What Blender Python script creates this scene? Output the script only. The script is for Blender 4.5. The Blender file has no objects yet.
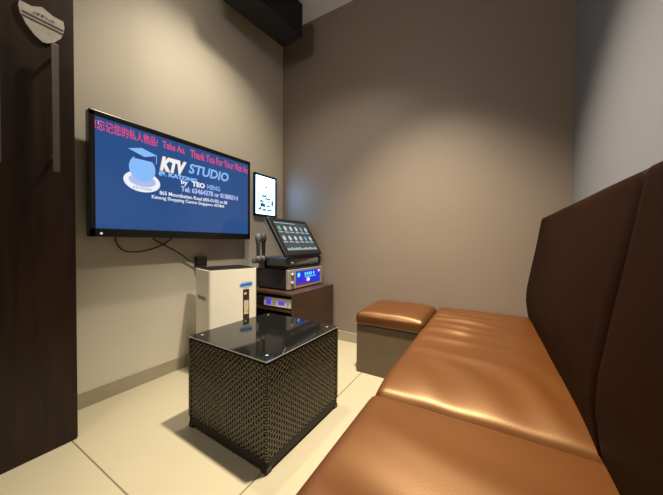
import bpy, bmesh, math, random
from mathutils import Vector, Matrix, noise
random.seed(7)
SC = bpy.context.scene
COL = SC.collection
PI = math.pi

# ------------------------------------------------------------------ materials
def mat(name, color, rough=0.5, metal=0.0, spec=0.5, emit=None, estr=1.0, coat=0.0,
        var=0.0, vscale=4.0, bump=0.0, bscale=40.0, stretch=(1, 1, 1), tint=(1, 1, 1)):
    m = bpy.data.materials.new(name); m.use_nodes = True
    nt = m.node_tree; b = nt.nodes['Principled BSDF']
    b.inputs['Base Color'].default_value = (*color, 1)
    b.inputs['Roughness'].default_value = rough
    b.inputs['Metallic'].default_value = metal
    b.inputs['Specular IOR Level'].default_value = spec
    b.inputs['Coat Weight'].default_value = coat
    b.inputs['Coat Roughness'].default_value = 0.08
    b.inputs['Specular Tint'].default_value = (*tint, 1)
    if emit:
        b.inputs['Emission Color'].default_value = (*emit, 1)
        b.inputs['Emission Strength'].default_value = estr
    if var or bump:
        tc = nt.nodes.new('ShaderNodeTexCoord'); mp = nt.nodes.new('ShaderNodeMapping')
        mp.inputs['Scale'].default_value = stretch
        nt.links.new(tc.outputs['Object'], mp.inputs['Vector'])
    if var:
        n = nt.nodes.new('ShaderNodeTexNoise'); n.inputs['Scale'].default_value = vscale
        n.inputs['Detail'].default_value = 5
        r = nt.nodes.new('ShaderNodeValToRGB')
        r.color_ramp.elements[0].position = 0.3; r.color_ramp.elements[1].position = 0.7
        r.color_ramp.elements[0].color = (*[max(0, c*(1-var)) for c in color], 1)
        r.color_ramp.elements[1].color = (*[min(1, c*(1+var)) for c in color], 1)
        nt.links.new(mp.outputs[0], n.inputs['Vector'])
        nt.links.new(n.outputs['Fac'], r.inputs[0]); nt.links.new(r.outputs[0], b.inputs['Base Color'])
    if bump:
        n2 = nt.nodes.new('ShaderNodeTexNoise'); n2.inputs['Scale'].default_value = bscale
        n2.inputs['Detail'].default_value = 4
        bp = nt.nodes.new('ShaderNodeBump'); bp.inputs['Strength'].default_value = bump
        bp.inputs['Distance'].default_value = 0.004
        nt.links.new(mp.outputs[0], n2.inputs['Vector'])
        nt.links.new(n2.outputs['Fac'], bp.inputs['Height']); nt.links.new(bp.outputs[0], b.inputs['Normal'])
    return m

def emat(name, color, s=1.0):
    return mat(name, (0.01, 0.01, 0.01), 0.3, emit=color, estr=s)

M = {}
M['wall_beige'] = mat('beige wall paint', (0.555, 0.520, 0.445), 0.6, var=0.02, vscale=2, bump=0.05, bscale=120)
M['wall_taupe'] = mat('taupe wall paint', (0.190, 0.153, 0.122), 0.5, spec=0.5, var=0.02, vscale=2, bump=0.04, bscale=90)
M['wall_grey'] = mat('pale grey wall paint', (0.155, 0.162, 0.18), 0.7, var=0.01, bump=0.03, bscale=120)
M['ceiling'] = mat('white ceiling paint', (0.90, 0.895, 0.88), 0.8, var=0.01, bump=0.03, bscale=80)
M['skirting'] = mat('beige skirting tile', (0.30, 0.265, 0.20), 0.4, var=0.05, vscale=8)
M['dark_wood'] = mat('espresso wood laminate', (0.020, 0.0095, 0.0055), 0.42, spec=0.3, var=0.35, vscale=6, stretch=(1, 6, 0.5))
M['steel'] = mat('brushed steel', (0.15, 0.135, 0.13), 0.45, 0.7, var=0.05, vscale=30)
M['pewter'] = mat('pewter sign metal', (0.42, 0.40, 0.36), 0.5, 0.3, var=0.12, vscale=30)
M['sign_dark'] = mat('dark sign ink', (0.05, 0.045, 0.04), 0.6)
M['black_gloss'] = mat('black gloss plastic', (0.008, 0.008, 0.009), 0.32, var=0.1)
M['black'] = mat('black matt plastic', (0.012, 0.012, 0.013), 0.5, var=0.1, bump=0.05, bscale=200)
M['rubber'] = mat('black cable rubber', (0.012, 0.011, 0.01), 0.6, var=0.1)
M['grey_plastic'] = mat('grey plastic', (0.13, 0.13, 0.135), 0.4, var=0.06)
M['dark_grey'] = mat('dark grey plastic', (0.045, 0.045, 0.05), 0.4, var=0.06)
M['silver'] = mat('silver painted metal', (0.42, 0.41, 0.38), 0.4, 0.5, var=0.04)
M['white_plastic'] = mat('white plastic', (0.72, 0.69, 0.60), 0.4, var=0.015)
M['brown_laminate'] = mat('brown laminate', (0.050, 0.026, 0.016), 0.35, var=0.2, vscale=5, stretch=(1, 1, 6))
M['leather'] = mat('tan leather', (0.068, 0.0205, 0.0032), 0.44, spec=1.0, tint=(1.0, 0.66, 0.36), var=0.10, vscale=3, bump=0.05, bscale=260)
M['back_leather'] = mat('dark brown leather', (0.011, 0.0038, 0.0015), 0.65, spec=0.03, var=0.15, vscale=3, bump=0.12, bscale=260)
M['taupe_base'] = mat('taupe upholstered base', (0.100, 0.068, 0.039), 0.6, var=0.08, vscale=12, bump=0.1, bscale=300)
M['rattan'] = mat('dark brown rattan', (0.052, 0.041, 0.020), 0.27, spec=0.9, var=0.35, vscale=30)
M['rattan_core'] = mat('rattan backing', (0.012, 0.009, 0.006), 0.7, var=0.1)
M['glass_top'] = mat('black tempered glass', (0.006, 0.006, 0.006), 0.06, spec=0.6, var=0.05)
M['glass_edge'] = mat('ground glass edge', (0.45, 0.44, 0.36), 0.3, var=0.05)
M['pad'] = mat('clear rubber pad', (0.25, 0.25, 0.24), 0.2, var=0.05)
M['blue_sticker'] = mat('blue sticker', (0.03, 0.15, 0.50), 0.4, var=0.05)
M['pale_blue'] = mat('pale blue sticker border', (0.36, 0.48, 0.66), 0.4, var=0.03)
M['label_dark'] = mat('dark brown label', (0.035, 0.022, 0.012), 0.4, var=0.6, vscale=60)
M['label_light'] = mat('cream label', (0.55, 0.48, 0.33), 0.4, var=0.4, vscale=50)
M['screen'] = mat('tv screen image', (0.01, 0.012, 0.02), 0.12, emit=(0.018, 0.072, 0.235), estr=1.0)
M['t_white'] = emat('white screen lettering', (0.85, 0.88, 0.95))
M['t_gold'] = emat('gold screen lettering', (0.90, 0.62, 0.28))
M['t_blue'] = emat('pale blue screen lettering', (0.24, 0.50, 0.95))
M['t_red'] = emat('red screen lettering', (0.85, 0.06, 0.20))
M['t_navy'] = emat('navy screen lettering', (0.02, 0.05, 0.20))
M['t_lilac'] = emat('lilac screen lettering', (0.42, 0.50, 0.85))
M['touch'] = mat('touch screen image', (0.01, 0.012, 0.014), 0.12, emit=(0.035, 0.060, 0.070), estr=1.0)
M['i_white'] = emat('white icons', (0.55, 0.58, 0.60))
M['i_green'] = emat('green icons', (0.16, 0.45, 0.25))
M['i_blue'] = emat('blue icons', (0.20, 0.32, 0.50))
M['light_panel'] = emat('lit poster panel', (0.26, 0.57, 1.0), 10.0)
M['poster_ink'] = mat('poster ink', (0.03, 0.06, 0.06), 0.6, emit=(0.05, 0.10, 0.11), estr=1.0)
M['lcd_blue'] = emat('blue amplifier display', (0.006, 0.022, 0.62), 1.0)
M['lcd_cyan'] = emat('cyan display lettering', (0.10, 0.65, 1.0), 1.4)
M['lcd_pink'] = emat('pink display light', (1.0, 0.45, 0.70), 1.6)
M['lcd_red'] = emat('red display light', (0.45, 0.02, 0.10), 0.6)
M['led_violet'] = emat('violet player display', (0.10, 0.06, 0.75), 1.0)
M['led_white'] = emat('white status light', (0.9, 0.9, 0.85), 0.8)
M['player_panel'] = mat('silver player panel', (0.62, 0.60, 0.57), 0.4, 0.0, var=0.04)
M['plug'] = mat('dark brown plug plastic', (0.020, 0.014, 0.010), 0.5, var=0.1)

def floor_mat():
    m = bpy.data.materials.new('polished beige floor tile'); m.use_nodes = True
    nt = m.node_tree; b = nt.nodes['Principled BSDF']
    b.inputs['Roughness'].default_value = 0.33
    tc = nt.nodes.new('ShaderNodeTexCoord'); mp = nt.nodes.new('ShaderNodeMapping')
    mp.inputs['Location'].default_value = (0.05, 1.7815, 0)
    nt.links.new(tc.outputs['Object'], mp.inputs['Vector'])
    br = nt.nodes.new('ShaderNodeTexBrick'); br.offset = 0.0; br.squash = 1.0
    br.inputs['Color1'].default_value = (0.385, 0.352, 0.25, 1)
    br.inputs['Color2'].default_value = (0.375, 0.343, 0.243, 1)
    br.inputs['Mortar'].default_value = (0.16, 0.135, 0.085, 1)
    br.inputs['Scale'].default_value = 1.0
    br.inputs['Brick Width'].default_value = 1.2; br.inputs['Row Height'].default_value = 1.8
    br.inputs['Mortar Size'].default_value = 0.0035; br.inputs['Mortar Smooth'].default_value = 0.2
    nt.links.new(mp.outputs[0], br.inputs['Vector'])
    n = nt.nodes.new('ShaderNodeTexNoise'); n.inputs['Scale'].default_value = 3; n.inputs['Detail'].default_value = 6
    nt.links.new(tc.outputs['Object'], n.inputs['Vector'])
    mx = nt.nodes.new('ShaderNodeMixRGB'); mx.blend_type = 'MULTIPLY'; mx.inputs[0].default_value = 0.12
    nt.links.new(br.outputs['Color'], mx.inputs[1]); nt.links.new(n.outputs['Fac'], mx.inputs[2])
    nt.links.new(mx.outputs[0], b.inputs['Base Color'])
    bp = nt.nodes.new('ShaderNodeBump'); bp.inputs['Strength'].default_value = 0.3; bp.invert = True
    bp.inputs['Distance'].default_value = 0.002
    nt.links.new(br.outputs['Fac'], bp.inputs['Height']); nt.links.new(bp.outputs[0], b.inputs['Normal'])
    return m
M['floor'] = floor_mat()

# ------------------------------------------------------------------ helpers
def obj(name, bm, mats, parent=None, smooth=False, angle=None):
    me = bpy.data.meshes.new(name)
    bmesh.ops.recalc_face_normals(bm, faces=bm.faces[:])
    bm.to_mesh(me); bm.free()
    if not isinstance(mats, (list, tuple)): mats = [mats]
    for m in mats: me.materials.append(m)
    if smooth:
        for p in me.polygons: p.use_smooth = True
        if angle:
            try: me.set_sharp_from_angle(angle=math.radians(angle))
            except Exception: pass
    o = bpy.data.objects.new(name, me); COL.objects.link(o)
    if parent:
        o.parent = parent
        # geometry is given in world space: bring it into the parent's frame
        bpy.context.view_layer.update()
        me.transform(parent.matrix_world.inverted())
    return o

def thing(name, label, cat, loc=(0, 0, 0), group=None):
    o = bpy.data.objects.new(name, None); COL.objects.link(o)
    o.empty_display_size = 0.05; o.location = loc
    o['label'] = label; o['category'] = cat
    if group: o['group'] = group
    bpy.context.view_layer.update()
    return o

def tag(o, label, cat, group=None):
    o['label'] = label; o['category'] = cat
    if group: o['group'] = group
    return o

def struct(name, bm, m, parent=None, **k):
    o = obj(name, bm, m, parent, **k)
    if not parent: o['kind'] = 'structure'
    return o

def add_box(bm, x0, y0, z0, x1, y1, z1, bev=0.0, seg=2, mi=0, mtx=None):
    t = bmesh.new()
    bmesh.ops.create_cube(t, size=1)
    for v in t.verts:
        v.co = Vector(((x0+x1)/2+v.co.x*(x1-x0), (y0+y1)/2+v.co.y*(y1-y0), (z0+z1)/2+v.co.z*(z1-z0)))
    if bev: bmesh.ops.bevel(t, geom=t.edges[:], offset=bev, segments=seg, profile=0.5, affect='EDGES')
    merge(bm, t, mi, mtx)

def merge(bm, t, mi=0, mtx=None):
    vm = {}
    for v in t.verts:
        vm[v] = bm.verts.new(mtx @ v.co if mtx else v.co)
    for f in t.faces:
        try:
            g = bm.faces.new([vm[v] for v in f.verts]); g.material_index = mi if mi is not None else f.material_index
            g.smooth = f.smooth
        except ValueError: pass
    t.free()

def box(*a, **k):
    bm = bmesh.new(); add_box(bm, *a, **k); return bm

def add_cyl(bm, p0, p1, r0, r1=None, seg=20, mi=0):
    r1 = r0 if r1 is None else r1
    p0, p1 = Vector(p0), Vector(p1); d = p1-p0
    t = bmesh.new()
    bmesh.ops.create_cone(t, cap_ends=True, segments=seg, radius1=r0, radius2=r1, depth=d.length)
    q = Vector((0, 0, 1)).rotation_difference(d.normalized())
    merge(bm, t, mi, Matrix.Translation((p0+p1)/2) @ q.to_matrix().to_4x4())

def add_tube(bm, pts, r, seg=8, mi=0):
    pts = [Vector(p) for p in pts]
    # Catmull-Rom resample
    P = []
    for i in range(len(pts)-1):
        a = pts[max(i-1, 0)]; b = pts[i]; c = pts[i+1]; d = pts[min(i+2, len(pts)-1)]
        for k in range(8):
            t = k/8
            P.append(0.5*((2*b)+(c-a)*t+(2*a-5*b+4*c-d)*t*t+(3*b-a-3*c+d)*t**3))
    P.append(pts[-1])
    rings = []; up = Vector((0.3, 0.5, 0.81)).normalized()
    for i, p in enumerate(P):
        tan = (P[min(i+1, len(P)-1)]-P[max(i-1, 0)]).normalized()
        u = tan.cross(up).normalized(); w = tan.cross(u).normalized(); up = -w if False else up
        rings.append([bm.verts.new(p+r*(math.cos(2*PI*k/seg)*u+math.sin(2*PI*k/seg)*w)) for k in range(seg)])
    for a, b in zip(rings, rings[1:]):
        for k in range(seg):
            f = bm.faces.new((a[k], a[(k+1) % seg], b[(k+1) % seg], b[k])); f.material_index = mi; f.smooth = True
    bm.faces.new(rings[0]); bm.faces.new(rings[-1][::-1])

def add_lathe(bm, prof, base, seg=24, mi=0, axis=(0, 0, 1)):
    q = Vector((0, 0, 1)).rotation_difference(Vector(axis)).to_matrix()
    base = Vector(base); rings = []
    for r, z in prof:
        rings.append([bm.verts.new(base+q @ Vector((max(r, 1e-4)*math.cos(2*PI*k/seg), max(r, 1e-4)*math.sin(2*PI*k/seg), z))) for k in range(seg)])
    for a, b in zip(rings, rings[1:]):
        for k in range(seg):
            f = bm.faces.new((a[k], a[(k+1) % seg], b[(k+1) % seg], b[k])); f.material_index = mi; f.smooth = True
    bm.faces.new(rings[0][::-1]).material_index = mi; bm.faces.new(rings[-1]).material_index = mi

def add_prism(bm, poly, fn, depth_vec, mi=0):
    """poly of 2-D points, fn maps (u,v) to 3-D, extruded by depth_vec"""
    dv = Vector(depth_vec)
    a = [bm.verts.new(Vector(fn(*p))) for p in poly]; b = [bm.verts.new(Vector(fn(*p))+dv) for p in poly]
    n = len(poly)
    for f in (bm.faces.new(a[::-1]), bm.faces.new(b)): f.material_index = mi
    for i in range(n):
        bm.faces.new((a[i], a[(i+1) % n], b[(i+1) % n], b[i])).material_index = mi

def soft_box(c, s, r, step, deform=None):
    """a rounded, finely divided box; deform(p, u, v, w) moves its points"""
    c = Vector(c); h = Vector(s)/2
    N = [max(4, int(s[i]/step)) for i in range(3)]
    bm = bmesh.new(); V = {}
    def vert(i, j, k):
        key = (i, j, k)
        if key in V: return V[key]
        u = Vector((2*i/N[0]-1, 2*j/N[1]-1, 2*k/N[2]-1))
        p = Vector((u.x*h.x, u.y*h.y, u.z*h.z))
        q = Vector([max(-(h[a]-r), min(h[a]-r, p[a])) for a in range(3)])
        d = p-q
        if d.length > 1e-9:
            # push corners outwards along the rounding only
            p = q+d.normalized()*r if sum(abs(d[a]) > 1e-9 for a in range(3)) > 1 else p
        if deform: p = deform(p, u)
        V[key] = bm.verts.new(c+p); return V[key]
    for ax in range(3):
        b, d = [(1, 2), (2, 0), (0, 1)][ax]
        for side in (0, N[ax]):
            for i in range(N[b]):
                for j in range(N[d]):
                    def g(ii, jj):
                        t = [0, 0, 0]; t[ax] = side; t[b] = ii; t[d] = jj; return vert(*t)
                    q = [g(i, j), g(i+1, j), g(i+1, j+1), g(i, j+1)]
                    if side == 0: q = q[::-1]
                    f = bm.faces.new(q); f.smooth = True
    return bm

FONT = None
def text_bm(s, bold=0.0):
    """text as a flat mesh normalised to a 1 x 1 box"""
    cu = bpy.data.curves.new('t', 'FONT'); cu.body = s; cu.offset = bold; cu.resolution_u = 3
    o = bpy.data.objects.new('t', cu); COL.objects.link(o)
    dg = bpy.context.evaluated_depsgraph_get()
    me = bpy.data.meshes.new_from_object(o.evaluated_get(dg))
    COL.objects.unlink(o); bpy.data.objects.remove(o); bpy.data.curves.remove(cu)
    bm = bmesh.new(); bm.from_mesh(me); bpy.data.meshes.remove(me)
    xs = [v.co.x for v in bm.verts]; ys = [v.co.y for v in bm.verts]
    x0, x1, y0, y1 = min(xs), max(xs), min(ys), max(ys)
    for v in bm.verts: v.co = Vector(((v.co.x-x0)/(x1-x0), (v.co.y-y0)/(y1-y0), 0))
    return bm

def add_text(bm, s, fn, u0, v0, u1, v1, mi=0, shear=0.0, bold=0.02):
    t = text_bm(s, bold)
    for v in t.verts:
        u = u0+(u1-u0)*v.co.x; w = v0+(v1-v0)*v.co.y
        u += shear*(v1-v0)*v.co.y
        v.co = Vector(fn(u, w))
    merge(bm, t, mi)

def add_quad(bm, fn, u0, v0, u1, v1, mi=0):
    f = bm.faces.new([bm.verts.new(Vector(fn(*p))) for p in ((u0, v0), (u1, v0), (u1, v1), (u0, v1))]); f.material_index = mi

def add_ellipse(bm, fn, cu, cv, ru, rv, mi=0, seg=40):
    f = bm.faces.new([bm.verts.new(Vector(fn(cu+ru*math.cos(2*PI*k/seg), cv+rv*math.sin(2*PI*k/seg)))) for k in range(seg)])
    f.material_index = mi

# ------------------------------------------------------------------ the room
W, H, L = 2.3584, 3.1017, -3.4
struct('floor', box(-0.1, L-0.1, -0.1, W+0.1, 0.1, 0.0), M['floor'])
struct('ceiling', box(-0.1, L-0.1, H, W+0.1, 0.1, H+0.1), M['ceiling'])
struct('wall_left', box(-0.1, L-0.1, 0, 0, 0.1, H), M['wall_beige'])
struct('wall_back', box(0, 0, 0, W, 0.1, H), M['wall_taupe'])
struct('wall_right', box(W, L-0.1, 0, W+0.1, 0.1, H), M['wall_grey'])
struct('wall_front', box(0, L-0.1, 0, W, L, H), M['wall_taupe'])
BH = 0.088
struct('baseboard_left', box(0, L, 0, 0.012, 0, BH, bev=0.002), M['skirting'])
struct('baseboard_back', box(0.012, -0.012, 0, W, 0, BH, bev=0.002), M['skirting'])

# the open door leaf, parallel to the left wall
DX = 0.284
door = struct('door_1', box(DX-0.045, -2.72, 0.006, DX, -1.7610, 2.60, bev=0.002), M['dark_wood'])
for y in (-1.834, -1.9955):
    bm = bmesh.new()
    add_box(bm, DX+0.034, y-0.011, 1.206, DX+0.046, y+0.011, 1.742, bev=0.003)
    for z in (1.27, 1.69): add_cyl(bm, (DX, y, z), (DX+0.036, y, z), 0.007)
    obj('door_handle', bm, M['steel'], door)

# shield-shaped sign fixed to the door
def un_door(x, y):   # a point of the sign, metres on the door leaf
    return x, y
sh = [(-1.926, 1.868), (-1.893, 1.868), (-1.863, 1.886), (-1.830, 1.872), (-1.797, 1.871), (-1.794, 1.845), (-1.799, 1.815), (-1.806, 1.793),
      (-1.826, 1.765), (-1.848, 1.747), (-1.862, 1.743), (-1.884, 1.757), (-1.908, 1.787), (-1.923, 1.820), (-1.929, 1.846)]
door_fn = lambda u, v: (DX+0.0005, u, v)
sgn = thing('shield_sign', 'pewter coloured shield shaped sign with dark band high on the dark door', 'sign', (DX, -1.862, 1.743))
bm = bmesh.new(); add_prism(bm, sh, door_fn, (0.008, 0, 0))
obj('plate', bm, M['pewter'], sgn)
bm = bmesh.new()
fn2 = lambda u, v: (DX+0.0098, u, v)
for z in (1.812, 1.827):
    add_prism(bm, [(-1.918, z), (-1.800, z), (-1.798, z+0.007), (-1.921, z+0.007)], lambda u, v: (DX+0.0086, u, v), (0.001, 0, 0))
obj('band', bm, M['sign_dark'], sgn)
bm = bmesh.new()
for k, (a0, wd, hg) in enumerate(((-1.888, .006, .009), (-1.878, .008, .012), (-1.866, .010, .013), (-1.852, .005, .010), (-1.843, .006, .007), (-1.834, .008, .010))):
    add_quad(bm, fn2, a0, 1.841, a0+wd*.35, 1.841+hg); add_quad(bm, fn2, a0+wd*.35, 1.841+hg*.6, a0+wd, 1.841+hg)
obj('lettering', bm, M['sign_dark'], sgn)

# ------------------------------------------------------------------ television
TX = 0.112
Y0, Y1, Z0, Z1 = -1.654, -0.556, 0.938, 1.607
tv = thing('television', 'large black flat television on the left wall with a blue karaoke title screen', 'television', (0.0, -1.11, Z0))
bm = bmesh.new()
add_box(bm, 0.060, Y0, Z0, TX-0.003, Y1, Z1, bev=0.008, seg=3)
bz = 0.026
add_box(bm, TX-0.012, Y0, Z1-bz-0.006, TX, Y1, Z1, bev=0.004)
add_box(bm, TX-0.012, Y0, Z0, TX, Y1, Z0+0.047, bev=0.004)
add_box(bm, TX-0.012, Y0, Z0, TX, Y0+bz, Z1, bev=0.004)
add_box(bm, TX-0.012, Y1-bz, Z0, TX, Y1, Z1, bev=0.004)
obj('housing', bm, M['black_gloss'], tv)
obj('wall_bracket', box(0.0012, -1.36, 1.10, 0.060, -0.86, 1.45, bev=0.004), M['black'], tv)
bm = bmesh.new(); add_cyl(bm, (TX, -1.606, Z0+0.018), (TX+0.0015, -1.606, Z0+0.018), 0.006)
obj('status_light', bm, M['led_white'], tv)
scr = obj('screen', box(TX-0.004, Y0+bz-0.002, Z0+0.045, TX-0.002, Y1-bz+0.002, Z1-0.031), M['screen'], tv)
sf = lambda u, v: (TX-0.0012, u, v)
for txt, a0, c0, a1, c1, bd in (('!\u5fd8\u8bb0\u60a8\u7684\u79c1\u4eba\u7269\u54c1!', -1.630, 1.505, -1.316, 1.562, .02),
                                ('Take Au.', -1.287, 1.510, -1.138, 1.556, .035), ('Thank You For Your Visit An', -1.100, 1.500, -0.586, 1.556, .035)):
    bm = bmesh.new(); add_text(bm, txt, sf, a0, c0, a1, c1, bold=bd*0.4)
    obj('scrolling_lettering', bm, M['t_red'], scr)
bm = bmesh.new()
add_text(bm, 'KTV', lambda u, v: (TX-0.0014, u, v), -1.306, 1.362, -1.146, 1.458, mi=1, shear=0.2, bold=0.08)
add_text(bm, 'KTV', sf, -1.300, 1.366, -1.150, 1.454, mi=0, shear=0.2, bold=0.05)
add_text(bm, 'STUDIO', sf, -1.116, 1.388, -0.788, 1.458, mi=2, shear=0.2, bold=0.03)
obj('title_lettering', bm, [M['t_white'], M['t_gold'], M['t_blue']], scr)
for txt, a0, c0, a1, c1, mt, bd in (('@ KATONG', -1.312, 1.326, -1.050, 1.362, 't_blue', .08), ('by', -1.168, 1.296, -1.120, 1.334, 't_white', .04), ('TEO', -1.090, 1.302, -0.990, 1.338, 't_white', .06),
                                ('HENG', -0.970, 1.302, -0.862, 1.338, 't_blue', .03), ('Tel: 63464378 or 81888314', -1.168, 1.253, -0.688, 1.292, 't_lilac', .05),
                                ('865 Mountbatten Road #05-01/02 to 08', -1.306, 1.208, -0.797, 1.236, 't_white', .02), ('Katong Shopping Centre Singapore 437844', -1.352, 1.174, -0.824, 1.202, 't_white', .02)):
    bm = bmesh.new(); add_text(bm, txt, sf, a0, c0, a1, c1, bold=bd*0.8)
    obj('address_lettering', bm, M[mt], scr)
# round emblem: an oval badge below a square academic cap over a plain blue roundel
bm = bmesh.new()
sg = lambda d: (lambda u, v: (TX-0.0015+d, u, v))
add_ellipse(bm, sg(0.0), -1.402, 1.262, 0.100, 0.062, mi=0)
add_ellipse(bm, sg(0.0003), -1.402, 1.268, 0.074, 0.036, mi=2)
add_ellipse(bm, sg(0.0006), -1.402, 1.340, 0.072, 0.078, mi=1)
f = bm.faces.new([bm.verts.new(Vector(sg(0.0009)(*p))) for p in ((-1.478, 1.440), (-1.405, 1.462), (-1.318, 1.438), (-1.392, 1.412))]); f.material_index = 1
f = bm.faces.new([bm.verts.new(Vector(sg(0.0008)(*p))) for p in ((-1.446, 1.424), (-1.350, 1.424), (-1.350, 1.392), (-1.446, 1.392))]); f.material_index = 3
add_quad(bm, sg(0.001), -1.326, 1.385, -1.322, 1.438, mi=1)
add_text(bm, 'KTV STUDIO', sg(0.0006), -1.452, 1.214, -1.352, 1.228, mi=3, bold=0.0)
bmesh.ops.translate(bm, verts=bm.verts[:], vec=(0, 0, 0.010))
obj('emblem', bm, [M['t_white'], M['t_blue'], M['t_lilac'], M['t_navy']], scr)

# cables and plug under the television
bm = bmesh.new()
add_tube(bm, [(0.055, -1.513, 0.955), (0.03, -1.510, 0.915), (0.02, -1.470, 0.862), (0.02, -1.399, 0.848), (0.02, -1.300, 0.868), (0.02, -1.220, 0.905), (0.05, -1.180, 0.955)], 0.0045)
tag(obj('cable', bm, M['rubber'], smooth=True), 'thin black cable hanging in a loop below the television', 'cable')
bm = bmesh.new()
add_tube(bm, [(0.05, -1.320, 0.955), (0.036, -1.294, 0.922), (0.032, -1.143, 0.838), (0.02, -1.050, 0.772), (0.028, -1.000, 0.748)], 0.0045)
tag(obj('cable', bm, M['rubber'], smooth=True), 'thin black cable running straight down from the television to the dark plug', 'cable')
bm = bmesh.new(); add_box(bm, -0.001, -1.004, 0.726, 0.045, -0.925, 0.802, bev=0.006); add_cyl(bm, (0.02, -1.010, 0.750), (0.02, -1.0, 0.750), 0.008)
tag(obj('power_plug', bm, M['plug']), 'small dark square plug on the wall behind the white purifier', 'plug')

# ------------------------------------------------------------------ lit poster frame
ps = thing('poster_frame', 'small lit poster in black frame on the wall right of the television', 'poster', (0, -0.267, 1.165))
py0, py1, pz0, pz1 = -0.420, -0.117, 1.165, 1.566
bm = bmesh.new(); ft = 0.020
for a in ((py0, pz0, py1, pz0+ft), (py0, pz1-ft, py1, pz1), (py0, pz0, py0+ft, pz1), (py1-ft, pz0, py1, pz1)):
    add_box(bm, 0.0, a[0], a[1], 0.022, a[2], a[3], bev=0.003)
obj('frame', bm, M['black_gloss'], ps)
pnl = obj('lit_panel', box(0.004, py0+0.015, pz0+0.015, 0.014, py1-0.015, pz1-0.015), M['light_panel'], ps)
bm = bmesh.new(); pf = lambda u, v: (0.0148, u, v)
rr = random.Random(3)
add_ellipse(bm, pf, -0.265, 1.445, 0.024, 0.007); add_ellipse(bm, pf, -0.250, 1.452, 0.012, 0.006)
for y0, z0, y1, z1 in ((-0.322, 1.345, -0.250, 1.378), (-0.285, 1.322, -0.215, 1.348), (-0.356, 1.290, -0.292, 1.322), (-0.345, 1.262, -0.280, 1.284), (-0.262, 1.292, -0.205, 1.314),
                       (-0.192, 1.262, -0.172, 1.340), (-0.258, 1.255, -0.205, 1.284), (-0.364, 1.215, -0.325, 1.252), (-0.314, 1.212, -0.258, 1.244), (-0.246, 1.214, -0.186, 1.242),
                       (-0.372, 1.290, -0.358, 1.405), (-0.172, 1.225, -0.158, 1.380), (-0.340, 1.240, -0.270, 1.300), (-0.236, 1.318, -0.200, 1.352), (-0.372, 1.200, -0.170, 1.212), (-0.300, 1.385, -0.262, 1.402)):
    n = 6
    pts = [(y0+(y1-y0)*k/n, z0+rr.uniform(0, .3)*(z1-z0)) for k in range(n+1)]+[(y1-(y1-y0)*k/n, z1-rr.uniform(0, .3)*(z1-z0)) for k in range(n+1)]
    bm.faces.new([bm.verts.new(Vector(pf(*p))) for p in pts])
obj('drawing', bm, M['poster_ink'], pnl)

# ------------------------------------------------------------------ loudspeaker in the ceiling corner
spk = thing('loudspeaker', 'black box loudspeaker hung below the ceiling in the corner', 'loudspeaker', (0.30, -0.55, 3.10))
R6 = Matrix.Translation((0.197, -0.218, 0)) @ Matrix.Rotation(math.radians(-6.5), 4, 'Z')
bm = bmesh.new(); add_box(bm, 0.0, -0.78, 2.752, 0.243, 0.0, 3.045, bev=0.012, seg=3, mtx=R6)
obj('cabinet', bm, M['black'], spk)
bm = bmesh.new()
add_box(bm, 0.242, -0.765, 2.768, 0.250, -0.015, 3.030, bev=0.005, mtx=R6)
for k in range(14):
    z = 2.785+k*0.0175
    add_box(bm, 0.248, -0.760, z, 0.256, -0.020, z+0.008, mtx=R6)
obj('grille', bm, M['black'], spk)
bm = bmesh.new(); add_box(bm, 0.06, -0.42, 3.044, 0.16, -0.24, 3.1016, bev=0.003, mtx=R6)
obj('ceiling_bracket', bm, M['black'], spk)

# ------------------------------------------------------------------ equipment cabinet with player
cb = thing('equipment_cabinet', 'low brown equipment cabinet in the corner under the amplifier', 'cabinet', (0.35, -0.33, 0))
cx0, cx1, cy0, cy1, ct = 0.05, 0.650, -0.632, -0.030, 0.522
bm = bmesh.new(); t_ = 0.020
add_box(bm, cx0, cy0, ct-t_, cx1, cy1, ct, bev=0.0015)
add_box(bm, cx0, cy0, 0.0, cx0+t_, cy1, ct-t_, bev=0.001)
add_box(bm, cx1-t_, cy0, 0.0, cx1, cy1, ct-t_, bev=0.001)
add_box(bm, cx0+t_, cy1-0.012, 0.03, cx1-t_, cy1, ct-t_)
add_box(bm, cx0+t_, cy0+0.02, 0.03, cx1-t_, cy1-0.012, 0.05)
add_box(bm, cx0+t_, cy0+0.03, 0.0, cx1-t_, cy0+0.045, 0.03)
obj('carcass', bm, M['brown_laminate'], cb)
obj('shelf', box(cx0+t_, cy0+0.012, 0.372, cx1-t_, cy1-0.012, 0.392), M['brown_laminate'], cb)

pl = thing('media_player', 'slim player with silver panel and violet displays inside the brown cabinet', 'player', (0.42, -0.45, 0.392))
bm = bmesh.new(); add_box(bm, 0.20, -0.615, 0.398, 0.622, -0.30, 0.484, bev=0.003)
for x in (0.24, 0.58):
    for y in (-0.58, -0.34): add_cyl(bm, (x, y, 0.392), (x, y, 0.399), 0.012)
obj('case', bm, M['black'], pl)
pp = obj('front_panel', box(0.340, -0.622, 0.406, 0.624, -0.6152, 0.474, bev=0.002), M['player_panel'], pl)
ff = lambda u, v: (u, -0.6224, v)
for q in ((0.362, 0.414, 0.420, 0.466), (0.490, 0.424, 0.556, 0.452)):
    bm = bmesh.new(); add_quad(bm, ff, *q); obj('display', bm, M['led_violet'], pp)
bm = bmesh.new()
add_text(bm, '88', lambda u, v: (u, -0.6228, v), 0.374, 0.424, 0.408, 0.456)
obj('display_digits', bm, M['t_navy'], pp)
for x in (0.445, 0.465, 0.590):
    bm = bmesh.new(); add_cyl(bm, (x, -0.622, 0.440), (x, -0.627, 0.440), 0.006, seg=12); obj('button', bm, M['grey_plastic'], pp)

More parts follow.
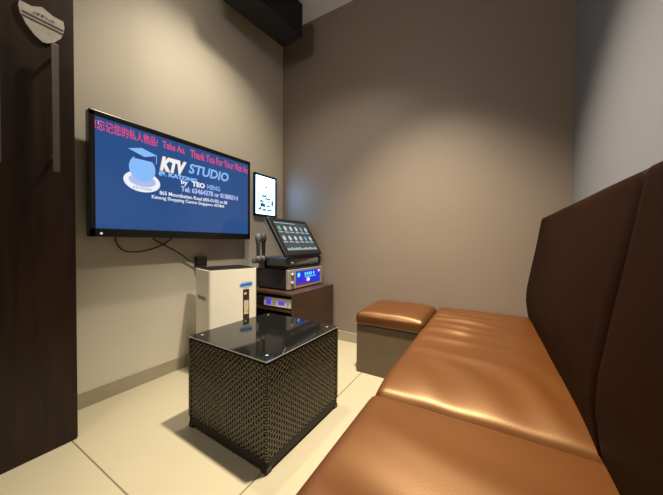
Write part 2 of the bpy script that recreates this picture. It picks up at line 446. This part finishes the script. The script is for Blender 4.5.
# ------------------------------------------------------------------ amplifier
am = thing('amplifier', 'black amplifier with silver front and glowing blue display on the brown cabinet', 'amplifier', (0.34, -0.29, ct))
ay0, ay1, az0, az1 = -0.552, -0.040, 0.534, 0.690
obj('case', box(0.150, ay0+0.004, az0, 0.508, ay1-0.004, az1-0.002, bev=0.004), M['black'], am)
bm = bmesh.new(); add_box(bm, 0.508, ay0, az0-0.004, 0.532, ay1, az1, bev=0.005, seg=3)
fp = obj('front_panel', bm, M['silver'], am)
af = lambda d: (lambda u, v: (0.532+d, u, v))
bm = bmesh.new(); add_box(bm, 0.5315, -0.450, 0.556, 0.534, -0.085, 0.672, bev=0.001)
obj('display', bm, M['lcd_blue'], fp)
bm = bmesh.new()
add_ellipse(bm, af(.003), -0.415, 0.640, 0.020, 0.020, mi=0)
for k, y in enumerate((-0.330, -0.300, -0.270, -0.240, -0.200)):
    add_quad(bm, af(.003), y, 0.628, y+0.018, 0.655, mi=0)
add_quad(bm, af(.003), -0.330, 0.612, -0.160, 0.618, mi=0)
add_ellipse(bm, af(.003), -0.278, 0.590, 0.026, 0.016, mi=1)
add_ellipse(bm, af(.003), -0.108, 0.655, 0.014, 0.012, mi=1)
add_quad(bm, af(.003), -0.440, 0.558, -0.300, 0.570, mi=2)
obj('display_lights', bm, [M['lcd_cyan'], M['lcd_pink'], M['lcd_red']], fp)
for y, z in ((-0.500, 0.648), (-0.500, 0.580)):
    bm = bmesh.new(); add_lathe(bm, [(0.016, 0), (0.016, 0.008), (0.013, 0.014), (0.0, 0.015)], (0.532, y, z), axis=(1, 0, 0))
    obj('knob', bm, M['silver'], fp)
for x in (0.19, 0.47):
    for y in (-0.50, -0.09):
        bm = bmesh.new(); add_cyl(bm, (x, y, ct), (x, y, az0+0.001), 0.016); obj('foot', bm, M['black'], am)

# ------------------------------------------------------------------ touch monitor on the amplifier
tm = thing('touch_monitor', 'tilted touch screen monitor with song icons standing on the amplifier', 'monitor', (0.34, -0.30, az1))
bl, br = Vector((0.554, -0.597, 0.810)), Vector((0.518, -0.020, 0.810))
tl, tr = Vector((0.363, -0.610, 1.120)), Vector((0.328, -0.032, 1.120))
ud = (br-bl); Wm = ud.length; ud.normalize(); vd = (tl-bl); Hm = vd.length; vd.normalize(); nd = ud.cross(vd).normalized()
mm = Matrix(((ud.x, vd.x, nd.x, bl.x), (ud.y, vd.y, nd.y, bl.y), (ud.z, vd.z, nd.z, bl.z), (0, 0, 0, 1)))
def mfn(d): return lambda u, v: bl+ud*u+vd*v+nd*d
bm = bmesh.new(); add_box(bm, 0, 0, -0.034, Wm, Hm, 0.0, bev=0.009, seg=3, mtx=mm)
hs = obj('housing', bm, M['black_gloss'], tm)
bm = bmesh.new(); add_box(bm, 0.0, 0.004, -0.046, Wm, Hm-0.004, -0.028, bev=0.006, mtx=mm)
obj('rim', bm, M['grey_plastic'], tm)
bm = bmesh.new(); b0 = 0.045
add_quad(bm, mfn(0.0008), b0, 0.038, Wm-b0, Hm-0.034)
sc2 = obj('screen', bm, M['touch'], tm)
bm = bmesh.new(); rr = random.Random(5)
cw = (Wm-2*b0)/6
add_quad(bm, mfn(.0012), b0+0.004, Hm-0.052, b0+0.30, Hm-0.046, mi=0)
for row in range(2):
    vy = Hm-0.125-row*0.098
    for c in range(6):
        u = b0+cw*c+cw*0.22
        mi = rr.choice([0, 0, 1, 2])
        if row == 1: mi = rr.choice([0, 0, 0, 2])
        add_ellipse(bm, mfn(.0012), u+cw*0.26, vy+0.022, cw*0.24, 0.024, mi=mi, seg=16)
        for q in range(4):
            a = u-cw*0.12+q*cw*0.19
            add_quad(bm, mfn(.0012), a, vy-0.024+rr.uniform(0, .004), a+cw*0.13, vy-0.010, mi=0)
for k in range(16):
    u = b0+0.012+k*(Wm-2*b0-0.02)/16
    add_quad(bm, mfn(.0012), u, 0.048, u+0.018, 0.048+rr.uniform(0.012, 0.026), mi=0)
obj('icons', bm, [M['i_white'], M['i_green'], M['i_blue']], sc2)
obj('base', soft_box((0.345, -0.290, 0.745), (0.330, 0.470, 0.088), 0.036, 0.012), M['grey_plastic'], tm, smooth=True)
obj('base_plate', box(0.170, -0.520, az1, 0.522, -0.060, 0.703, bev=0.004), M['black'], tm)
bm = bmesh.new(); add_box(bm, 0.330, -0.36, 0.775, 0.420, -0.22, 0.90, bev=0.01); obj('neck', bm, M['dark_grey'], tm)
for y in (-0.480, -0.464):
    bm = bmesh.new(); add_cyl(bm, (0.507, y, 0.745), (0.513, y, 0.745), 0.004, seg=12); obj('indicator_light', bm, M['led_white'], tm)

# microphones in their holder, left of the monitor
mh = thing('microphone_holder', 'grey two cup holder left of the touch monitor', 'holder', (0.225, -0.535, az1))
bm = bmesh.new()
add_box(bm, 0.205, -0.550, az1, 0.265, -0.531, az1+0.075, bev=0.006)
add_cyl(bm, (0.235, -0.640, 0.757), (0.235, -0.532, 0.757), 0.020)
obj('bracket', bm, M['grey_plastic'], mh)
for y in (-0.612, -0.552):
    bm = bmesh.new(); add_lathe(bm, [(0.012, 0), (0.024, 0.004), (0.026, 0.050), (0.022, 0.052), (0.020, 0.012), (0.0, 0.012)], (0.265, y, 0.748))
    obj('cup', bm, M['grey_plastic'], mh)
for y, lab in ((-0.612, 'upright dark grey microphone farther from the monitor, in the outer holder cup'), (-0.552, 'upright dark grey microphone close beside the monitor, in the inner holder cup')):
    mc = thing('microphone', lab, 'microphone', (0.265, y, 0.7605), 'microphones in the holder')
    bm = bmesh.new(); add_lathe(bm, [(0.010, 0), (0.0125, 0.002), (0.015, 0.09), (0.018, 0.150), (0.019, 0.160)], (0.265, y, 0.7605)); obj('handle', bm, M['dark_grey'], mc)
    bm = bmesh.new(); add_lathe(bm, [(0.0185, 0.158), (0.0235, 0.168), (0.025, 0.190), (0.022, 0.210), (0.013, 0.222), (0.0, 0.225)], (0.265, y, 0.7605)); obj('head_grille', bm, M['grey_plastic'], mc)

# ------------------------------------------------------------------ white air purifier
A = math.radians(75); P1 = Vector((0.352, -1.130, 0)); wF, dF, hF = 0.345, 0.255, 0.724
fx = Vector((math.cos(A), math.sin(A), 0)); bx = Vector((-math.sin(A), math.cos(A), 0))
pm = Matrix(((fx.x, bx.x, 0, P1.x), (fx.y, bx.y, 0, P1.y), (0, 0, 1, 0), (0, 0, 0, 1)))
ap = thing('air_purifier', 'white boxy air purifier with black top standing behind the rattan table', 'air purifier', P1+fx*wF/2+bx*dF/2)
bm = bmesh.new()
t = bmesh.new(); bmesh.ops.create_cube(t, size=1)
for v in t.verts: v.co = Vector((wF/2+v.co.x*wF, dF/2+v.co.y*dF, 0.02+(hF-0.02)/2+v.co.z*(hF-0.02)))
ve = [e for e in t.edges if abs(e.verts[0].co.z-e.verts[1].co.z) > 0.1]
bmesh.ops.bevel(t, geom=ve, offset=0.018, segments=4, profile=0.5, affect='EDGES')
merge(bm, t, 0, pm)
obj('body', bm, M['white_plastic'], ap)
bm = bmesh.new()
add_box(bm, 0.012, 0.014, hF-0.003, wF-0.012, dF-0.010, hF+0.006, bev=0.003, mtx=pm)
for k in range(12):
    y = 0.040+k*0.016
    add_box(bm, 0.03, y, hF+0.005, wF-0.03, y+0.007, hF+0.012, mtx=pm)
obj('top_grille', bm, M['black'], ap)
bm = bmesh.new(); add_box(bm, -0.0015, 0.060, 0.520, 0.001, 0.200, 0.545, bev=0.0005, mtx=pm); obj('side_grip', bm, M['grey_plastic'], ap)
bm = bmesh.new(); add_box(bm, 0.02, 0.02, 0.0, wF-0.02, dF-0.02, 0.024, bev=0.002, mtx=pm); obj('base', bm, M['dark_grey'], ap)
def apf(d): return lambda u, v: pm @ Vector((u, -d, v))
bm = bmesh.new(); add_ellipse(bm, apf(.0008), 0.258, 0.610, 0.052, 0.024, mi=0); add_prism(bm, [(0.214, 0.600), (0.302, 0.604), (0.304, 0.626), (0.216, 0.617)], apf(.0012), tuple((pm.to_3x3() @ Vector((0, -0.0005, 0)))), mi=1)
obj('blue_sticker', bm, [M['pale_blue'], M['blue_sticker']], ap)
bm = bmesh.new(); add_quad(bm, apf(.001), 0.234, 0.290, 0.282, 0.578, mi=0); add_quad(bm, apf(.0015), 0.242, 0.400, 0.276, 0.500, mi=1)
add_quad(bm, apf(.0015), 0.240, 0.350, 0.276, 0.356, mi=1); add_quad(bm, apf(.0015), 0.244, 0.540, 0.262, 0.556, mi=1)
obj('energy_label', bm, [M['label_dark'], M['label_light']], ap)

# ------------------------------------------------------------------ rattan coffee table
TA = -0.0343; TW, TD, TH = 0.538, 0.540, 0.450
tmx = Matrix.Translation((1.1777, -1.4679, 0)) @ Matrix.Rotation(TA, 4, 'Z') @ Matrix.Translation((-TW, 0, 0))
tb = thing('coffee_table', 'square dark rattan coffee table with black glass top', 'table', tmx @ Vector((TW/2, TD/2, 0)))
IN = 0.006; zb, zt = 0.052, 0.436
bm = bmesh.new()
add_box(bm, IN+0.006, IN+0.006, zb, TW-IN-0.006, TD-IN-0.006, zt, mtx=tmx)
obj('inner_box', bm, M['rattan_core'], tb)
def weave_side(origin, du, nrm, length):
    bm = bmesh.new(); du = Vector(du); nrm = Vector(nrm); origin = Vector(origin)
    rows = 31; hh = (zt-zb)/rows; cols = 36; pc = length/cols; sub = 4
    for r in range(rows):
        zc = zb+(r+0.5)*hh; ph = r % 2; jw = random.uniform(-.0006, .0006)
        prev = None
        for i in range(cols*sub+1):
            s = i*pc/sub
            off = 0.0040*math.cos(PI*i/sub+PI*ph)+jw
            c = origin+du*s+nrm*off
            line = []
            for (dz, dn) in ((-0.5, -0.0016), (-0.22, 0.0008), (0.22, 0.0008), (0.5, -0.0016)):
                line.append(bm.verts.new(tmx @ (c+Vector((0, 0, zc+dz*hh*0.96))+nrm*dn)))
            if prev:
                for k in range(3):
                    f = bm.faces.new((prev[k], line[k], line[k+1], prev[k+1])); f.smooth = True
            prev = line
    # upright stakes between the strands
    for i in range(cols):
        s = (i+0.5)*pc
        c = origin+du*s
        prev = None
        for q in ((-0.0016, -0.001), (0.0, 0.0006), (0.0016, -0.001)):
            pass
        a = c-du*pc*0.24; b = c+du*pc*0.24
        vs = [bm.verts.new(tmx @ (p+Vector((0, 0, z))+nrm*0.0001)) for p, z in ((a, zb), (b, zb), (b, zt), (a, zt))]
        bm.faces.new(vs)
    return bm
for o_, d_, n_, ln in (((IN, IN, 0), (1, 0, 0), (0, -1, 0), TW-2*IN), ((TW-IN, IN, 0), (0, 1, 0), (1, 0, 0), TD-2*IN),
                       ((TW-IN, TD-IN, 0), (-1, 0, 0), (0, 1, 0), TW-2*IN), ((IN, TD-IN, 0), (0, -1, 0), (-1, 0, 0), TD-2*IN)):
    obj('woven_panel', weave_side(o_, d_, n_, ln), M['rattan'], tb)
# wrapped corner posts, rims and feet
for (x, y) in ((IN, IN), (TW-IN, IN), (TW-IN, TD-IN), (IN, TD-IN)):
    bm = bmesh.new()
    for k in range(32):
        z = zb+k*0.012
        t = bmesh.new(); bmesh.ops.create_cone(t, cap_ends=True, segments=10, radius1=0.0085, radius2=0.0085, depth=0.0115)
        bmesh.ops.bevel(t, geom=[e for e in t.edges if abs(e.verts[0].co.z-e.verts[1].co.z) < 1e-5], offset=0.003, segments=2, affect='EDGES')
        merge(bm, t, 0, tmx @ Matrix.Translation((x, y, z+0.006)))
    obj('corner_wrapping', bm, M['rattan'], tb, smooth=True, angle=40)
bm = bmesh.new(); bm2 = bmesh.new()
for a in ((IN-.004, IN-.004, TW-IN+.004, IN+.012), (TW-IN-.012, IN-.004, TW-IN+.004, TD-IN+.004), (IN-.004, TD-IN-.012, TW-IN+.004, TD-IN+.004), (IN-.004, IN-.004, IN+.012, TD-IN+.004)):
    add_box(bm, a[0], a[1], zt-0.006, a[2], a[3], zt+0.002, bev=0.002, mtx=tmx)
    add_box(bm2, a[0]+.001, a[1]+.001, 0.012, a[2]-.001, a[3]-.001, zb+0.002, bev=0.002, mtx=tmx)
obj('top_rim', bm, M['rattan_core'], tb); obj('bottom_rim', bm2, M['rattan_core'], tb)
for (x, y) in ((IN+.010, IN+.010), (TW-IN-.010, IN+.010), (TW-IN-.010, TD-IN-.010), (IN+.010, TD-IN-.010)):
    bm = bmesh.new(); add_box(bm, x-.016, y-.016, 0, x+.016, y+.016, 0.020, bev=0.003, mtx=tmx); obj('foot', bm, M['black'], tb)
for (x, y) in ((.045, .045), (TW-.045, .045), (TW-.045, TD-.045), (.045, TD-.045)):
    bm = bmesh.new(); add_cyl(bm, tmx @ Vector((x, y, zt+.001)), tmx @ Vector((x, y, zt+.0082)), 0.009, seg=16)
    add_cyl(bm, tmx @ Vector((x, y, TH)), tmx @ Vector((x, y, TH+.0015)), 0.007, seg=16)
    obj('glass_pad', bm, M['pad'], tb)
bm = bmesh.new(); add_box(bm, 0, 0, zt+0.008, TW, TD, TH, bev=0.0015, mtx=tmx)
bm.faces.ensure_lookup_table()
bm.normal_update()
for f in bm.faces: f.material_index = 0 if abs(f.normal.z) > 0.8 else 1
obj('glass_top', bm, [M['glass_top'], M['glass_edge']], tb)

# ------------------------------------------------------------------ sofas
def fold(y, c, w): return math.exp(-((y-c)/w)**2)
def far_def(p, u):
    p = p.copy()
    k = (1-u.x**4)*(1-abs(u.y)**8)
    if u.z > 0.5:
        p.z += 0.018*k-0.018*max(0, -u.y-0.72)**2/0.0784
        X, Y = p.x, p.y                       # local: seat front is -x, room corner is +y
        wob = 0.035*noise.noise(Vector((X*4, Y*2.2, 1.3)))
        fr = max(0, min(1, (0.22-X)/0.28))     # creases fade towards the backrest
        s = 0
        for c, wd, am_ in ((0.55, .018, .005), (0.45, .020, .008), (0.33, .020, .009), (0.22, .022, .011), (0.12, .022, .011), (0.01, .026, .011), (-0.13, .030, .009), (-0.31, .035, .007)):
            s += am_*fold(Y+wob+0.07*X+0.03*noise.noise(Vector((X*5, c*9, 2.0))), c, wd)*(0.65+0.6*noise.noise(Vector((X*4, c*7, 9))))
        p.z += 2.1*s*fr*(1-abs(u.y)**10)*min(1, (u.x+1)*6)
        # soft diagonal pulls towards the near edge
        s2 = math.sin((X*0.9+Y*0.5)*38+3*noise.noise(Vector((X*3, Y*3, 4))))
        p.z += 0.0034*s2*max(0, min(1, (-0.15-Y)/0.3))*k
    if u.x < -0.99: p.x += 0.004*noise.noise(Vector((p.y*6, p.z*8, 2)))
    return p
def near_def(p, u):
    p = p.copy()
    k = (1-u.x**4)*(1-abs(u.y)**8)
    if u.z > 0.5:
        X, Y = p.x, p.y
        p.z += 0.012*k
        wob = 0.06*noise.noise(Vector((X*2.5, Y*2, 7.3)))
        for c, wd, am_ in ((0.45, .05, .006), (0.30, .06, -.009), (0.20, .04, .010), (0.02, .07, .007), (-0.2, .05, .006)):
            p.z += am_*fold(Y+wob+0.35*X, c, wd)*k
    return p
def ott_def(p, u):
    p = p.copy()
    if u.z > 0.5:
        k = (1-u.x**4)*(1-u.y**4)
        p.z += 0.030*k+0.006*noise.noise(Vector((p.x*9, p.y*6, 3)))*k
    if u.y < -0.9 and u.z < 0.9:
        p.z += 0.005*noise.noise(Vector((p.x*7, 0, 5)))
    return p
FRONT = [(0.30, 2.165), (0.40, 2.152), (0.46, 2.140), (0.54, 2.131), (0.61, 2.134), (0.81, 2.162), (0.95, 2.184), (1.09, 2.206)]
def front_x(z):
    for (a, xa), (b, xb) in zip(FRONT, FRONT[1:]):
        if z <= b: return xa+(xb-xa)*max(0, (z-a)/(b-a))
    return FRONT[-1][1]
def back_def(zc, seed):
    def d(p, u):
        p = p.copy(); z = p.z+zc
        q = (p.x+0.09)/0.18                     # 0 at the front, 1 at the wall
        xf = front_x(z)+0.0035*noise.noise(Vector((p.y*3, z*4, seed)))
        p.x = xf+(2.350-xf)*q-2.26
        return p
    return d
def sofa(label, y0, y1, by0, by1, ztop, dfm, seed):
    s = thing('sofa', label, 'sofa', (1.95, (y0+y1)/2, 0), 'sofas along the right wall')
    obj('base', box(1.625, y0+0.004, 0.0, 2.345, y1-0.004, 0.312, bev=0.006), M['taupe_base'], s)
    x0, x1 = 1.580, 2.190
    obj('seat_cushion', soft_box(((x0+x1)/2, (y0+y1)/2, ztop-0.062), (x1-x0, y1-y0-0.002, 0.124), 0.034, 0.0125, dfm), M['leather'], s, smooth=True)
    zc = 0.70
    obj('backrest', soft_box((2.26, (by0+by1)/2, zc), (0.18, by1-by0-0.003, 0.776), 0.022, 0.02, back_def(zc, seed)), M['back_leather'], s, smooth=True)
sofa('tan leather sofa section against the back wall, beside the ottoman', -1.388, -0.016, -1.388, -0.018, 0.428, far_def, 1.7)
sofa('tan leather sofa section in front, farther from the back wall and the ottoman', -2.76, -1.388, -2.76, -1.388, 0.420, near_def, 5.1)
ot = thing('ottoman', 'square ottoman with tan leather cushion beside the far end of the sofa', 'ottoman', (1.335, -0.27, 0))
obj('base', box(1.108, -0.494, 0.0, 1.570, -0.040, 0.338, bev=0.004), M['taupe_base'], ot)
obj('cushion', soft_box((1.338, -0.270, 0.381), (0.474, 0.480, 0.088), 0.030, 0.012, ott_def), M['leather'], ot, smooth=True)

# ------------------------------------------------------------------ light
def spot(name, loc, power, color, size=120, blend=0.7, rad=0.035, aim=None):
    l = bpy.data.lights.new(name, 'SPOT'); l.energy = power; l.color = color
    l.spot_size = math.radians(size); l.spot_blend = blend; l.shadow_soft_size = rad
    o = bpy.data.objects.new(name, l); COL.objects.link(o); o.location = loc
    if aim: o.rotation_euler = (Vector(aim)-Vector(loc)).to_track_quat('-Z', 'Y').to_euler()
    return o
warm = (1.0, 0.80, 0.56)
warm = (1.0, 0.86, 0.66)
spot('downlight', (0.70, -1.05, 3.07), 160, warm, size=114, blend=1.0, rad=0.05)
spot('downlight', (1.45, -1.08, 3.07), 930, warm, size=80, blend=1.0, rad=0.06, aim=(1.54, -0.82, 0.0))
l = bpy.data.lights.new('fill_light', 'POINT'); l.energy = 38; l.color = (1.0, 0.90, 0.76); l.shadow_soft_size = 0.15  # added fill behind the camera to lift the ambient light, not a room lamp
o = bpy.data.objects.new('fill_light', l); COL.objects.link(o); o.location = (0.95, -2.75, 2.78)

w = bpy.data.worlds.new('World'); SC.world = w; w.use_nodes = True
w.node_tree.nodes['Background'].inputs[0].default_value = (0.5, 0.5, 0.5, 1)
w.node_tree.nodes['Background'].inputs[1].default_value = 0.02

# ------------------------------------------------------------------ camera
f_px, yaw, pit, rol = 271.7125, 0.5277, -0.0191, 0.0073
fw = Vector((-math.sin(yaw)*math.cos(pit), math.cos(yaw)*math.cos(pit), math.sin(pit)))
r_ = Vector((math.cos(yaw), math.sin(yaw), 0)); u_ = r_.cross(fw)
r2 = r_*math.cos(rol)+u_*math.sin(rol); u2 = -r_*math.sin(rol)+u_*math.cos(rol)
cam = bpy.data.cameras.new('camera'); co = bpy.data.objects.new('camera', cam); COL.objects.link(co)
cam.sensor_width = 36; cam.sensor_fit = 'HORIZONTAL'; cam.lens = f_px/663*36; cam.clip_start = 0.02
co.matrix_world = Matrix(((r2.x, u2.x, -fw.x, 1.9175), (r2.y, u2.y, -fw.y, -2.2456), (r2.z, u2.z, -fw.z, 0.9166), (0, 0, 0, 1)))
SC.camera = co
SC.view_settings.view_transform = 'Standard'; SC.view_settings.look = 'None'
SC.view_settings.exposure = 0; SC.view_settings.gamma = 1; SC.view_settings.use_curve_mapping = False
SC.cycles.use_denoising = True
